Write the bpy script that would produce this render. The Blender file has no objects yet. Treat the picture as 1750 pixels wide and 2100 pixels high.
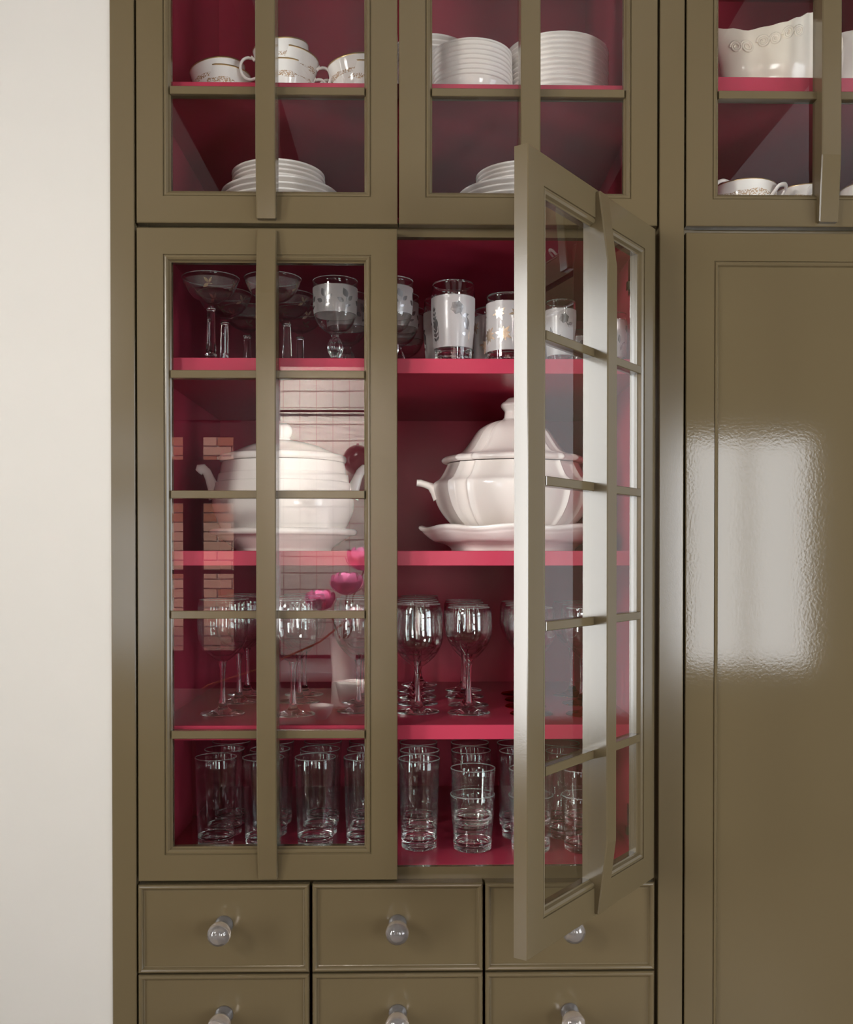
import bpy, math, random
from mathutils import Vector, Matrix

random.seed(7)
sc = bpy.context.scene
col = sc.collection
PI = math.pi

# ------------------------------------------------------------------ camera
cam_d = bpy.data.cameras.new('camera')
cam = bpy.data.objects.new('camera', cam_d)
col.objects.link(cam)
sc.camera = cam
CAM_YAW, CAM_PITCH = 0.01873, -0.01033
F_PX, PX, PY = 2079.69, 892.50, 1164.54
cam.location = (0.46001, -1.68121, 1.46)
cam.rotation_euler = (PI / 2 + CAM_PITCH, 0.0, -CAM_YAW)
cam_d.sensor_fit = 'VERTICAL'
cam_d.sensor_height = 36.0
cam_d.lens = F_PX / 2100.0 * 36.0
cam_d.shift_x = (875.0 - PX) / 2100.0
cam_d.shift_y = (PY - 1050.0) / 2100.0
cam_d.clip_start = 0.02

# ------------------------------------------------------------------ world, light, exposure
world = bpy.data.worlds.new('world')
sc.world = world
world.use_nodes = True
wb = world.node_tree.nodes['Background']
wb.inputs['Color'].default_value = (0.80, 0.88, 1.0, 1)
wb.inputs['Strength'].default_value = 9.0

sc.view_settings.view_transform = 'Standard'
sc.view_settings.look = 'None'
sc.view_settings.gamma = 1.0
sc.view_settings.use_curve_mapping = False
sc.view_settings.exposure = -0.27
cy = sc.cycles
cy.max_bounces = 24
cy.transmission_bounces = 20
cy.transparent_max_bounces = 32
cy.glossy_bounces = 6
cy.diffuse_bounces = 5
cy.sample_clamp_indirect = 60.0
cy.use_denoising = True


def area(name, loc, rot, sx, sy, power, color):
    l = bpy.data.lights.new(name, 'AREA')
    l.shape = 'RECTANGLE'
    l.size, l.size_y, l.energy, l.color = sx, sy, power, color
    o = bpy.data.objects.new(name, l)
    o.location, o.rotation_euler = loc, rot
    col.objects.link(o)
    return o


# daylight standing in the openings of the two big windows
area('window_daylight', (-3.29, -2.25, 1.75), (PI / 2, 0, -PI / 2), 0.64, 2.58, 116.0, (1.0, 0.97, 0.92))
area('window_daylight', (2.16, -3.49, 1.49), (PI / 2, 0, 0), 0.64, 1.16, 48.0, (1.0, 0.98, 0.95))
area('window_daylight', (3.39, -1.95, 1.62), (PI / 2, 0, PI / 2), 2.00, 1.72, 30.0, (1.0, 0.97, 0.93))
area('window_daylight', (0.77, -3.49, 1.71), (PI / 2, 0, 0), 0.50, 1.26, 7.0, (1.0, 0.98, 0.95))
sun_d = bpy.data.lights.new('sun', 'SUN')
sun_d.energy, sun_d.angle, sun_d.color = 12.0, 0.02, (1.0, 0.95, 0.86)
sun = bpy.data.objects.new('sun', sun_d)
sun.rotation_euler = (math.radians(-48), 0, math.radians(20))
col.objects.link(sun)


# ------------------------------------------------------------------ materials
def new_mat(name):
    m = bpy.data.materials.new(name)
    m.use_nodes = True
    nt = m.node_tree
    return m, nt, nt.nodes['Principled BSDF'], nt.nodes['Material Output']


def pmat(name, color, rough=0.5, metal=0.0, spec=0.5, bump=None, coat=0.0):
    m, nt, b, out = new_mat(name)
    b.inputs['Base Color'].default_value = (*color, 1)
    b.inputs['Roughness'].default_value = rough
    b.inputs['Metallic'].default_value = metal
    b.inputs['Specular IOR Level'].default_value = spec
    b.inputs['Coat Weight'].default_value = coat
    b.inputs['Coat Roughness'].default_value = 0.05
    if bump:
        scale, strength, dist = bump
        tc = nt.nodes.new('ShaderNodeTexCoord')
        nz = nt.nodes.new('ShaderNodeTexNoise')
        nz.inputs['Scale'].default_value = scale
        nz.inputs['Detail'].default_value = 3
        bp = nt.nodes.new('ShaderNodeBump')
        bp.inputs['Strength'].default_value = strength
        bp.inputs['Distance'].default_value = dist
        nt.links.new(tc.outputs['Object'], nz.inputs['Vector'])
        nt.links.new(nz.outputs['Fac'], bp.inputs['Height'])
        nt.links.new(bp.outputs['Normal'], b.inputs['Normal'])
    return m


OLIVE = (0.104, 0.0785, 0.0405)
M = {}
M['olive'] = pmat('olive satin paint', OLIVE, 0.17, spec=0.5, bump=(420, 0.045, 0.0006))
M['olive_gloss'] = pmat('olive gloss paint', OLIVE, 0.075, spec=0.20, bump=(230, 0.07, 0.0007))
M['pink'] = pmat('crimson lacquer', (0.40, 0.036, 0.070), 0.26, spec=0.24, bump=(500, 0.05, 0.0004))
M['porcelain'] = pmat('white porcelain', (0.86, 0.805, 0.75), 0.12)
M['cream'] = pmat('cream ironstone', (0.90, 0.82, 0.69), 0.14)
M['steel'] = pmat('nickel', (0.62, 0.58, 0.54), 0.18, 1.0)
M['silver'] = pmat('silver print', (0.24, 0.23, 0.23), 0.25, 0.7)
M['gold'] = pmat('gold print', (0.80, 0.62, 0.46), 0.25, 0.85)
M['goldline'] = pmat('gilt line', (0.55, 0.36, 0.16), 0.3, 0.8)
M['marble'] = pmat('white marble', (0.75, 0.73, 0.72), 0.2)
M['wood'] = pmat('dark oak', (0.055, 0.025, 0.012), 0.45, spec=.15, bump=(30, 0.3, 0.004))
M['slate'] = pmat('slate paint', (0.022, 0.021, 0.024), 0.6, spec=.04)
M['ceiling'] = pmat('ceiling paint', (0.36, 0.34, 0.33), 0.8)
M['roomwall'] = pmat('room wall paint', (0.30, 0.27, 0.24), 0.7)
M['floor'] = pmat('oak floor', (0.16, 0.10, 0.06), 0.4)
M['tile'] = pmat('glazed tile', (0.80, 0.74, 0.68), 0.15, bump=(25, 0.3, 0.004))
M['grout'] = pmat('grout', (0.50, 0.44, 0.41), 0.9)
M['brick'] = pmat('red brick', (0.36, 0.13, 0.075), 0.9)
M['brick_pale'] = pmat('pale brick', (0.50, 0.27, 0.19), 0.9)
M['mortar'] = pmat('mortar', (0.55, 0.52, 0.48), 0.9)
M['paving'] = pmat('paving', (0.55, 0.53, 0.50), 0.9)
M['petal'] = pmat('pink petal', (0.80, 0.20, 0.42), 0.6)
M['petal_pale'] = pmat('pale petal', (0.90, 0.70, 0.72), 0.6)
M['leaf'] = pmat('leaf', (0.07, 0.13, 0.03), 0.5)
M['lamp'] = pmat('dark lamp metal', (0.03, 0.012, 0.012), 0.2, 0.3)
M['cord'] = pmat('orange cord', (0.75, 0.22, 0.05), 0.5)


def wall_mat():
    m, nt, b, out = new_mat('cream plaster')
    tc = nt.nodes.new('ShaderNodeTexCoord')
    nz = nt.nodes.new('ShaderNodeTexNoise')
    nz.inputs['Scale'].default_value = 9.0
    nz.inputs['Detail'].default_value = 4
    mx = nt.nodes.new('ShaderNodeMix')
    mx.data_type = 'RGBA'
    mx.inputs['A'].default_value = (0.455, 0.432, 0.384, 1)
    mx.inputs['B'].default_value = (0.48, 0.456, 0.408, 1)
    n2 = nt.nodes.new('ShaderNodeTexNoise')
    n2.inputs['Scale'].default_value = 14
    n2.inputs['Detail'].default_value = 6
    bp = nt.nodes.new('ShaderNodeBump')
    bp.inputs['Strength'].default_value = 0.12
    bp.inputs['Distance'].default_value = 0.004
    L = nt.links.new
    L(tc.outputs['Object'], nz.inputs['Vector'])
    L(tc.outputs['Object'], n2.inputs['Vector'])
    L(nz.outputs['Fac'], mx.inputs['Factor'])
    L(mx.outputs['Result'], b.inputs['Base Color'])
    L(n2.outputs['Fac'], bp.inputs['Height'])
    L(bp.outputs['Normal'], b.inputs['Normal'])
    b.inputs['Roughness'].default_value = 0.6
    return m


M['plaster'] = wall_mat()


def glass_mat(name, color=(1, 1, 1), ior=1.46):
    m = bpy.data.materials.new(name)
    m.use_nodes = True
    nt = m.node_tree
    nt.nodes.remove(nt.nodes['Principled BSDF'])
    g = nt.nodes.new('ShaderNodeBsdfGlass')
    g.inputs['Color'].default_value = (*color, 1)
    g.inputs['Roughness'].default_value = 0.0
    g.inputs['IOR'].default_value = ior
    nt.links.new(g.outputs['BSDF'], nt.nodes['Material Output'].inputs['Surface'])
    return m


M['glass'] = glass_mat('clear glass')
M['knobglass'] = pmat('knob glass', (1.0, 0.92, 0.86), 0.02)
for nm, tw_, ior in (('knobglass', 0.90, 1.65), ('rimglass', 0.80, 1.45)):
    if nm not in M:
        M[nm] = pmat('rim glass', (0.95, 0.93, 0.92), 0.03)
    b_ = M[nm].node_tree.nodes['Principled BSDF']
    b_.inputs['Transmission Weight'].default_value = tw_
    b_.inputs['IOR'].default_value = ior
M['ruby'] = glass_mat('ruby glass', (0.80, 0.16, 0.05))


def thin_mat(f0=0.05):
    # blown glass walls too thin to bend what is seen through them: mirror share by Schlick's law
    m = bpy.data.materials.new('thin blown glass')
    m.use_nodes = True
    nt = m.node_tree
    nt.nodes.remove(nt.nodes['Principled BSDF'])
    N, L = nt.nodes.new, nt.links.new
    tr = N('ShaderNodeBsdfTransparent')
    tr.inputs['Color'].default_value = (0.985, 0.985, 0.98, 1)
    gl = N('ShaderNodeBsdfGlossy')
    gl.inputs['Roughness'].default_value = 0.02
    lw = N('ShaderNodeLayerWeight')
    lw.inputs['Blend'].default_value = 0.5
    pw = N('ShaderNodeMath')
    pw.operation = 'POWER'
    pw.inputs[1].default_value = 3.2
    ma = N('ShaderNodeMath')
    ma.operation = 'MULTIPLY_ADD'
    ma.inputs[1].default_value = 1 - f0
    ma.inputs[2].default_value = f0
    mx = N('ShaderNodeMixShader')
    L(lw.outputs['Facing'], pw.inputs[0])
    L(pw.outputs[0], ma.inputs[0])
    L(ma.outputs[0], mx.inputs['Fac'])
    L(tr.outputs[0], mx.inputs[1])
    L(gl.outputs[0], mx.inputs[2])
    L(mx.outputs[0], nt.nodes['Material Output'].inputs['Surface'])
    return m


M['thin'] = thin_mat()


def pane_mat():
    # sheet glass: both faces' mirror reflection carried by the face the light meets first
    m = bpy.data.materials.new('pane glass')
    m.use_nodes = True
    nt = m.node_tree
    nt.nodes.remove(nt.nodes['Principled BSDF'])
    tr = nt.nodes.new('ShaderNodeBsdfTransparent')
    tr.inputs['Color'].default_value = (0.97, 0.975, 0.97, 1)
    gl = nt.nodes.new('ShaderNodeBsdfGlossy')
    gl.inputs['Roughness'].default_value = 0.0
    fr = nt.nodes.new('ShaderNodeFresnel')
    fr.inputs['IOR'].default_value = 1.62
    geo = nt.nodes.new('ShaderNodeNewGeometry')
    inv = nt.nodes.new('ShaderNodeMath')
    inv.operation = 'SUBTRACT'
    inv.inputs[0].default_value = 1.0
    dbl = nt.nodes.new('ShaderNodeMath')
    dbl.operation = 'MULTIPLY'
    dbl.inputs[1].default_value = 1.9
    fm = nt.nodes.new('ShaderNodeMath')
    fm.operation = 'MULTIPLY'
    fm.use_clamp = True
    mx = nt.nodes.new('ShaderNodeMixShader')
    L = nt.links.new
    L(geo.outputs['Backfacing'], inv.inputs[1])
    L(fr.outputs['Fac'], dbl.inputs[0])
    L(dbl.outputs[0], fm.inputs[0])
    L(inv.outputs[0], fm.inputs[1])
    L(fm.outputs[0], mx.inputs['Fac'])
    L(tr.outputs['BSDF'], mx.inputs[1])
    L(gl.outputs['BSDF'], mx.inputs[2])
    L(mx.outputs['Shader'], nt.nodes['Material Output'].inputs['Surface'])
    return m


M['pane'] = pane_mat()


def frost_mat(clear=0.30):
    m = bpy.data.materials.new('frosted glass')
    m.use_nodes = True
    nt = m.node_tree
    nt.nodes.remove(nt.nodes['Principled BSDF'])
    d = nt.nodes.new('ShaderNodeBsdfDiffuse')
    d.inputs['Color'].default_value = (0.70, 0.66, 0.64, 1)
    t = nt.nodes.new('ShaderNodeBsdfTranslucent')
    t.inputs['Color'].default_value = (0.70, 0.66, 0.64, 1)
    g = nt.nodes.new('ShaderNodeBsdfGlossy')
    g.inputs['Roughness'].default_value = 0.30
    tr = nt.nodes.new('ShaderNodeBsdfTransparent')
    m1, m2, m3 = [nt.nodes.new('ShaderNodeMixShader') for _ in range(3)]
    m1.inputs['Fac'].default_value = 0.35
    m2.inputs['Fac'].default_value = 0.06
    m3.inputs['Fac'].default_value = clear
    L = nt.links.new
    L(d.outputs[0], m1.inputs[1])
    L(t.outputs[0], m1.inputs[2])
    L(m1.outputs[0], m2.inputs[1])
    L(g.outputs[0], m2.inputs[2])
    L(m2.outputs[0], m3.inputs[1])
    L(tr.outputs[0], m3.inputs[2])
    L(m3.outputs[0], nt.nodes['Material Output'].inputs['Surface'])
    return m


M['frost'] = frost_mat()
M['frost_thin'] = frost_mat(0.82)
M['frost_half'] = frost_mat(0.50)


def garland_mat(zmid, zhalf):
    # porcelain printed with a broken band of tiny gold and brown flowers round the cup
    m, nt, b, out = new_mat('porcelain with gilt garland')
    N, L = nt.nodes.new, nt.links.new
    tc = N('ShaderNodeTexCoord')
    sep = N('ShaderNodeSeparateXYZ')
    L(tc.outputs['Object'], sep.inputs[0])
    a = N('ShaderNodeMath'); a.operation = 'SUBTRACT'; a.inputs[1].default_value = zmid
    ab = N('ShaderNodeMath'); ab.operation = 'ABSOLUTE'
    L(sep.outputs['Z'], a.inputs[0]); L(a.outputs[0], ab.inputs[0])
    big = N('ShaderNodeTexNoise'); big.inputs['Scale'].default_value = 38; big.inputs['Detail'].default_value = 1
    L(tc.outputs['Object'], big.inputs['Vector'])
    wid = N('ShaderNodeMapRange')
    wid.inputs['From Min'].default_value = 0.35; wid.inputs['From Max'].default_value = 0.65
    wid.inputs['To Min'].default_value = zhalf * 0.10; wid.inputs['To Max'].default_value = zhalf * 1.0
    L(big.outputs['Fac'], wid.inputs['Value'])
    lt = N('ShaderNodeMath'); lt.operation = 'LESS_THAN'
    L(ab.outputs[0], lt.inputs[0]); L(wid.outputs[0], lt.inputs[1])
    fine = N('ShaderNodeTexNoise'); fine.inputs['Scale'].default_value = 520; fine.inputs['Detail'].default_value = 2
    L(tc.outputs['Object'], fine.inputs['Vector'])
    gt = N('ShaderNodeMath'); gt.operation = 'GREATER_THAN'; gt.inputs[1].default_value = 0.50
    L(fine.outputs['Fac'], gt.inputs[0])
    mu = N('ShaderNodeMath'); mu.operation = 'MULTIPLY'
    L(lt.outputs[0], mu.inputs[0]); L(gt.outputs[0], mu.inputs[1])
    tint = N('ShaderNodeMix'); tint.data_type = 'RGBA'
    tint.inputs['A'].default_value = (0.26, 0.17, 0.10, 1)
    tint.inputs['B'].default_value = (0.62, 0.40, 0.22, 1)
    L(big.outputs['Fac'], tint.inputs['Factor'])
    mx = N('ShaderNodeMix'); mx.data_type = 'RGBA'
    mx.inputs['A'].default_value = (0.90, 0.86, 0.80, 1)
    L(mu.outputs[0], mx.inputs['Factor']); L(tint.outputs['Result'], mx.inputs['B'])
    L(mx.outputs['Result'], b.inputs['Base Color'])
    b.inputs['Roughness'].default_value = 0.1
    return m


M['cupware'] = garland_mat(0.044, 0.0058)
M['soupware'] = garland_mat(0.034, 0.006)


# ------------------------------------------------------------------ mesh builders
class MB:
    def __init__(self):
        self.v, self.f = [], []

    def add(self, vs, fs):
        n = len(self.v)
        self.v += [tuple(p) for p in vs]
        self.f += [tuple(i + n for i in q) for q in fs]
        return self

    def box(self, x0, x1, y0, y1, z0, z1, bev=0.0):
        if bev <= 0:
            vs = [(x, y, z) for z in (z0, z1) for y in (y0, y1) for x in (x0, x1)]
            return self.add(vs, [(0, 2, 3, 1), (4, 5, 7, 6), (0, 1, 5, 4), (2, 6, 7, 3), (0, 4, 6, 2), (1, 3, 7, 5)])
        # chamfered on the front (y0) edges, enough to catch a line of light
        return self.rect(x0, x1, z0, z1, [(0, y1), (0, y0 + bev), (bev, y0)], True, True)

    def rect(self, x0, x1, z0, z1, prof, fill=True, back=True, ring=False):
        """Mitred rectangle: prof = [(inset, y)...] swept round the border."""
        n = len(self.v)
        for ins, y in prof:
            self.v += [(x0 + ins, y, z0 + ins), (x1 - ins, y, z0 + ins), (x1 - ins, y, z1 - ins), (x0 + ins, y, z1 - ins)]
        k = len(prof)
        pairs = [(i, i + 1) for i in range(k - 1)] + ([(k - 1, 0)] if ring else [])
        for i, j in pairs:
            for e in range(4):
                g = (e + 1) % 4
                self.f.append((n + 4 * i + e, n + 4 * i + g, n + 4 * j + g, n + 4 * j + e))
        if not ring:
            if fill:
                self.f.append(tuple(n + 4 * (k - 1) + e for e in range(4)))
            if back:
                self.f.append(tuple(n + e for e in (3, 2, 1, 0)))
        return self

    def lathe(self, prof, seg=48, fn=None, axis='z', sx=1.0, sy=1.0):
        """prof = [(r, z)...]; r == 0 closes with a pole; fn(a, r, z) -> (r, z)."""
        n = len(self.v)
        rings = []
        for r, z in prof:
            if r <= 1e-6:
                rings.append([len(self.v)])
                self.v.append((0, 0, z) if axis == 'z' else (0, -z, 0))
            else:
                ids = []
                for s in range(seg):
                    a = 2 * PI * s / seg
                    rr, zz = (r, z) if fn is None else fn(a, r, z)
                    x, y = rr * math.sin(a) * sx, -rr * math.cos(a) * sy
                    ids.append(len(self.v))
                    self.v.append((x, y, zz) if axis == 'z' else (x, -zz, -y))
                rings.append(ids)
        for p, q in zip(rings, rings[1:]):
            for s in range(seg):
                t = (s + 1) % seg
                if len(p) == 1 and len(q) == 1:
                    continue
                if len(p) == 1:
                    self.f.append((p[0], q[t], q[s]))
                elif len(q) == 1:
                    self.f.append((p[s], p[t], q[0]))
                else:
                    self.f.append((p[s], p[t], q[t], q[s]))
        return self

    def tube(self, pts, rad, seg=10, caps=True, flat=1.0):
        n = len(self.v)
        pts = [Vector(p) for p in pts]
        k = len(pts)
        rads = rad if isinstance(rad, (list, tuple)) else [rad] * k
        up = None
        for i, p in enumerate(pts):
            t = (pts[min(i + 1, k - 1)] - pts[max(i - 1, 0)]).normalized()
            if up is None:
                up = Vector((0, 0, 1)) if abs(t.z) < 0.9 else Vector((0, 1, 0))
            a = t.cross(up).normalized()
            b = a.cross(t).normalized()
            up = b
            for s in range(seg):
                w = 2 * PI * s / seg
                self.v.append(tuple(p + rads[i] * (math.cos(w) * a * flat + math.sin(w) * b)))
        for i in range(k - 1):
            for s in range(seg):
                t = (s + 1) % seg
                self.f.append((n + i * seg + s, n + i * seg + t, n + (i + 1) * seg + t, n + (i + 1) * seg + s))
        if caps:
            self.f.append(tuple(n + s for s in reversed(range(seg))))
            self.f.append(tuple(n + (k - 1) * seg + s for s in range(seg)))
        return self

    def mesh(self, name, mat, smooth=False):
        me = bpy.data.meshes.new(name)
        me.from_pydata(self.v, [], self.f)
        me.materials.append(mat)
        import bmesh
        bm = bmesh.new()
        bm.from_mesh(me)
        bmesh.ops.recalc_face_normals(bm, faces=bm.faces)
        bm.to_mesh(me)
        bm.free()
        if smooth:
            for p in me.polygons:
                p.use_smooth = True
            if smooth != 'all':
                try:
                    me.set_sharp_from_angle(angle=math.radians(smooth if smooth is not True else 40))
                except Exception:
                    pass
        return me

    def build(self, name, mat, parent=None, smooth=False, loc=None):
        return obj(name, self.mesh(name, mat, smooth), parent, loc)


def obj(name, me, parent=None, loc=None):
    o = bpy.data.objects.new(name, me)
    if parent is not None:
        o.parent = parent
    if loc is not None:
        o.location = loc
    col.objects.link(o)
    return o


def tag(o, label=None, cat=None, group=None, kind=None):
    if label:
        o['label'] = label
    if cat:
        o['category'] = cat
    if group:
        o['group'] = group
    if kind:
        o['kind'] = kind
    return o


def thing(name, label, cat, loc=(0, 0, 0), rz=0.0, group=None):
    o = bpy.data.objects.new(name, None)
    o.empty_display_size = 0.05
    col.objects.link(o)
    o.location, o.rotation_euler = loc, (0, 0, rz)
    return tag(o, label, cat, group)


def dup(root, loc, rz=0.0, label=None, group=None, rot=None, scale=None):
    r = root.copy()
    col.objects.link(r)
    r.location = loc
    r.rotation_euler = rot if rot else (0, 0, rz)
    if scale:
        r.scale = (scale,) * 3
    if label:
        r['label'] = label
    if group:
        r['group'] = group
    for ch in list(root.children):
        c = ch.copy()
        col.objects.link(c)
        c.parent = r
        for g in list(ch.children):
            d = g.copy()
            col.objects.link(d)
            d.parent = c
    return r


def structure(name, mb, mat, smooth=False, parent=None):
    o = mb.build(name, mat, parent, smooth)
    if parent is None:
        o['kind'] = 'structure'
    return o


# ------------------------------------------------------------------ room shell
XL, XR, YB, ZC = -3.3, 3.4, -3.5, 3.20
structure('floor', MB().box(XL - .1, XR + .1, YB - .1, 0.75, -0.1, 0.0), M['floor'])
structure('ceiling', MB().box(XL - .1, XR + .1, YB - .1, 0.75, ZC, ZC + 0.1), M['ceiling'])
structure('wall_front', MB().box(XL - .1, -0.0432, 0.003, 0.75, 0, ZC), M['plaster'])
structure('wall_front', MB().box(1.432, XR + .1, 0.003, 0.75, 0, ZC), M['plaster'])
structure('wall_front', MB().box(-0.0432, 1.432, 0.66, 0.75, 0, ZC), M['plaster'])
structure('wall_front', MB().box(-0.0432, 1.432, 0.012, 0.655, 2.756, ZC), M['plaster'])
w = MB()
w.box(XR, XR + .1, -0.89, 0, 0, ZC).box(XR, XR + .1, YB, -3.01, 0, ZC)
w.box(XR, XR + .1, -3.01, -0.89, 0, 0.70).box(XR, XR + .1, -3.01, -0.89, 2.54, ZC)
structure('wall_right', w, M['roomwall'])
w = MB()
w.box(XL - .1, XL, -1.87, 0, 0, ZC).box(XL - .1, XL, YB, -2.63, 0, ZC)
w.box(XL - .1, XL, -2.63, -1.87, 0, 0.40).box(XL - .1, XL, -2.63, -1.87, 3.12, ZC)
structure('wall_left', w, M['roomwall'])
w = MB()
DX0, DX1, WX0, WX1 = -1.27, -0.43, 1.78, 2.54
OPEN = [(DX0, DX1, 0, 2.16), (.47, 1.07, 1.03, 2.39), (WX0, WX1, .86, 2.12)]
xa = XL - .1
for a, b, za, zb in OPEN:
    w.box(xa, a, YB - .1, YB, 0, ZC).box(a, b, YB - .1, YB, zb, ZC)
    if za > 0:
        w.box(a, b, YB - .1, YB, 0, za)
    xa = b
w.box(xa, XR + .1, YB - .1, YB, 0, ZC)
structure('wall_back', w, M['slate'])


def window(name, frame_boxes):
    r = bpy.data.objects.new(name, None)
    col.objects.link(r)
    r['kind'] = 'structure'
    m = MB()
    for b in frame_boxes:
        m.box(*b)
    m.build('frame', M['roomwall'], r)
    return r


window('window_1', [(XL, XL + .02, -2.63, -2.57, .40, 3.12), (XL, XL + .02, -1.93, -1.87, .40, 3.12),
                    (XL, XL + .02, -2.57, -1.93, .40, .46), (XL, XL + .02, -2.57, -1.93, 3.06, 3.12)])
window('window_2', [(1.78, 1.84, YB, YB + .02, .86, 2.12), (2.48, 2.54, YB, YB + .02, .86, 2.12),
                    (1.84, 2.48, YB, YB + .02, .86, .91), (1.84, 2.48, YB, YB + .02, 2.07, 2.12),
                    (2.147, 2.173, YB + .012, YB + .024, .91, 2.07)])
window('window_3', [(XR - .02, XR, -3.01, -2.95, .70, 2.54), (XR - .02, XR, -.95, -.89, .70, 2.54),
                    (XR - .02, XR, -2.95, -.95, .70, .76), (XR - .02, XR, -2.95, -.95, 2.48, 2.54)])
window('window_4', [(.47, .52, YB, YB + .02, 1.03, 2.39), (1.02, 1.07, YB, YB + .02, 1.03, 2.39), (.52, 1.02, YB, YB + .02, 1.03, 1.08),
                    (.52, 1.02, YB, YB + .02, 2.34, 2.39), (.760, .780, YB + .012, YB + .024, 1.08, 2.34)])
d1 = bpy.data.objects.new('door_1', None)
col.objects.link(d1)
d1['kind'] = 'structure'
m = MB()
yb0, yb1 = YB - .07, YB - .02
m.box(DX0, DX1, yb0, yb1, 0, 0.98).box(DX0, DX1, yb0, yb1, 1.74, 1.96).box(DX0, DX1, yb0, yb1, 2.08, 2.16)
for xa, xb in ((DX0, -1.20), (-.733, -.639), (-.475, DX1)):
    m.box(xa, xb, yb0, yb1, .98, 1.74).box(xa, xb, yb0, yb1, 1.96, 2.08)
m.box(-1.20, -.475, yb0 + .01, yb1 - .01, 1.375, 1.395)
m.build('frame', M['slate'], d1)
for xa, xb in ((-1.20, -.733), (-.639, -.475)):
    for za, zb in ((.98, 1.375), (1.395, 1.74), (1.96, 2.08)):
        MB().box(xa, xb, YB - .047, YB - .043, za, zb).build('pane', M['pane'], d1)

# garden wall outside the glazed door
structure('ground', MB().box(-6, 4, -9, YB - .1, -0.1, -0.02), M['paving'])
gw = structure('wall_garden', MB().box(-1.52, 1.3, -6.3, -6.1, -0.02, 3.4), M['mortar'])
bme = MB().box(-.108, .108, -.02, .012, -.031, .031).mesh('brick', M['brick'])
bme2 = bme.copy()
bme2.materials.clear()
bme2.materials.append(M['brick_pale'])
for j in range(34):
    for i in range(12):
        zc = .75 + j * .0725
        if zc > 3.2 or zc < .7:
            continue
        xc = -1.40 + i * .2265 + (.113 if j % 2 else 0)
        obj('brick', bme2 if (zc < 1.75 and random.random() < .8) or random.random() < .2 else bme, gw, (xc, -6.10 + random.uniform(0, .006), zc))

# ceiling beams running away from the cabinets
for i, (xa, xb) in enumerate(((-2.15, -1.83), (-.372, -.052), (1.375, 1.751), (2.85, 3.20))):
    bo = structure('trim_%d' % (i + 1), MB().box(xa, xb, YB, -0.02, 3.01, ZC, 0), M['wood'])

# tiled back wall over a marble counter, seen mirrored in the panes
tw = structure('wall_tiled', MB().box(-.30, .415, YB, YB + .012, .96, 2.43), M['grout'])
tme = MB().box(-.0392, .0392, -.004, .005, -.0392, .0392).mesh('tile', M['tile'])
for i in range(8):
    for j in range(17):
        t = obj('tile', tme, tw, (-.257 + i * .084, YB + .014, 1.003 + j * .084))
        t.rotation_euler = (random.uniform(-.01, .01), 0, random.uniform(-.01, .01))
ct = thing('kitchen_counter', 'white marble kitchen counter mirrored in the closed door panes', 'counter', (-.19, YB, 0))
MB().box(0, 1.85, .016, .62, 0, .90).build('body', M['slate'], ct)
c = MB()
pr = [(.016, .90), (.63, .90)] + [(.63 + .022 * math.cos(a), .922 + .022 * math.sin(a)) for a in [-PI / 2 + PI * k / 8 for k in range(9)]] + [(.016, .944)]
n = len(pr)
c.add([(-.02, y, z) for y, z in pr] + [(1.87, y, z) for y, z in pr],
      [(i, (i + 1) % n, n + (i + 1) % n, n + i) for i in range(n)] + [tuple(range(n)), tuple(range(2 * n - 1, n - 1, -1))])
c.build('worktop', M['marble'], ct)
# rail across the tiles, then three unseen lights added as fill
sh = thing('plate_rail', 'thin dark metal rail fixed across the mirrored tiles', 'rail', (-.27, YB + .02, 2.20))
MB().tube([(-.02, .03, 0), (.64, .03, 0)], .006).tube([(0.0, -.001, 0), (0, .03, 0)], .005).tube([(.60, -.001, 0), (.60, .03, 0)], .005).build('rod', M['lamp'], sh)
tile_fill = area('tile_fill_light', (-.16, YB + 1.5, 2.95), (math.radians(-59), 0, 0), 0.22, .20, 25.0, (1.0, 0.93, 0.86))  # added light with no fixture, brightens the mirrored tiles
tile_fill.data.spread = 0.8
peony_fill = area('peony_fill_light', (.15, -1.25, 2.75), (math.radians(-22), 0, 0), 0.3, .20, 9.0, (1.0, 0.94, 0.88))  # made-up light above the table, lifts the mirrored peonies
peony_fill.data.spread = 0.5
tureen_fill = area('tureen_fill_light', (-1.30, -2.3, 2.35), (0, 0, 0), 0.5, .5, 7.0, (1.0, 0.96, 0.92))  # made-up light out of view, aimed into the open bay at the tureen
tureen_fill.data.spread = 1.1
tureen_fill.rotation_euler = (Vector((.62, .10, 1.50)) - tureen_fill.location).to_track_quat('-Z', 'Y').to_euler()

lp = thing('wall_lamp', 'dark round ball lamp on the mirrored tiled wall', 'lamp', (.17, YB + .02, 2.02))
MB().lathe([(0, -.0)] + [(.075 * math.sin(a), .075 - .075 * math.cos(a)) for a in [PI * k / 12 for k in range(1, 12)]] + [(0, .15)], 24).build('shade', M['lamp'], lp, 60, (0, .12, -.15))
MB().tube([(0, 0, 0), (0, .12, 0), (0, .12, -.02)], .008).build('arm', M['lamp'], lp)

# table just behind the photographer, with bowls and a vase of peonies
tb = thing('kitchen_table', 'dark kitchen table mirrored in the lower panes', 'table', (.2, -2.05, 0))
MB().box(-.75, .75, -.40, .50, .885, .925).build('tabletop', M['wood'], tb)
for xa in (-.70, .63):
    for ya in (-.36, .38):
        MB().box(xa, xa + .07, ya, ya + .07, 0, .885).build('leg', M['wood'], tb)


def lathe_thing(name, label, cat, loc, prof, mat, group=None, part='body', seg=48, sm=50, **k):
    t = thing(name, label, cat, loc, 0, group)
    MB().lathe(prof, seg, **k).build(part, mat, t, sm)
    return t


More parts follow.
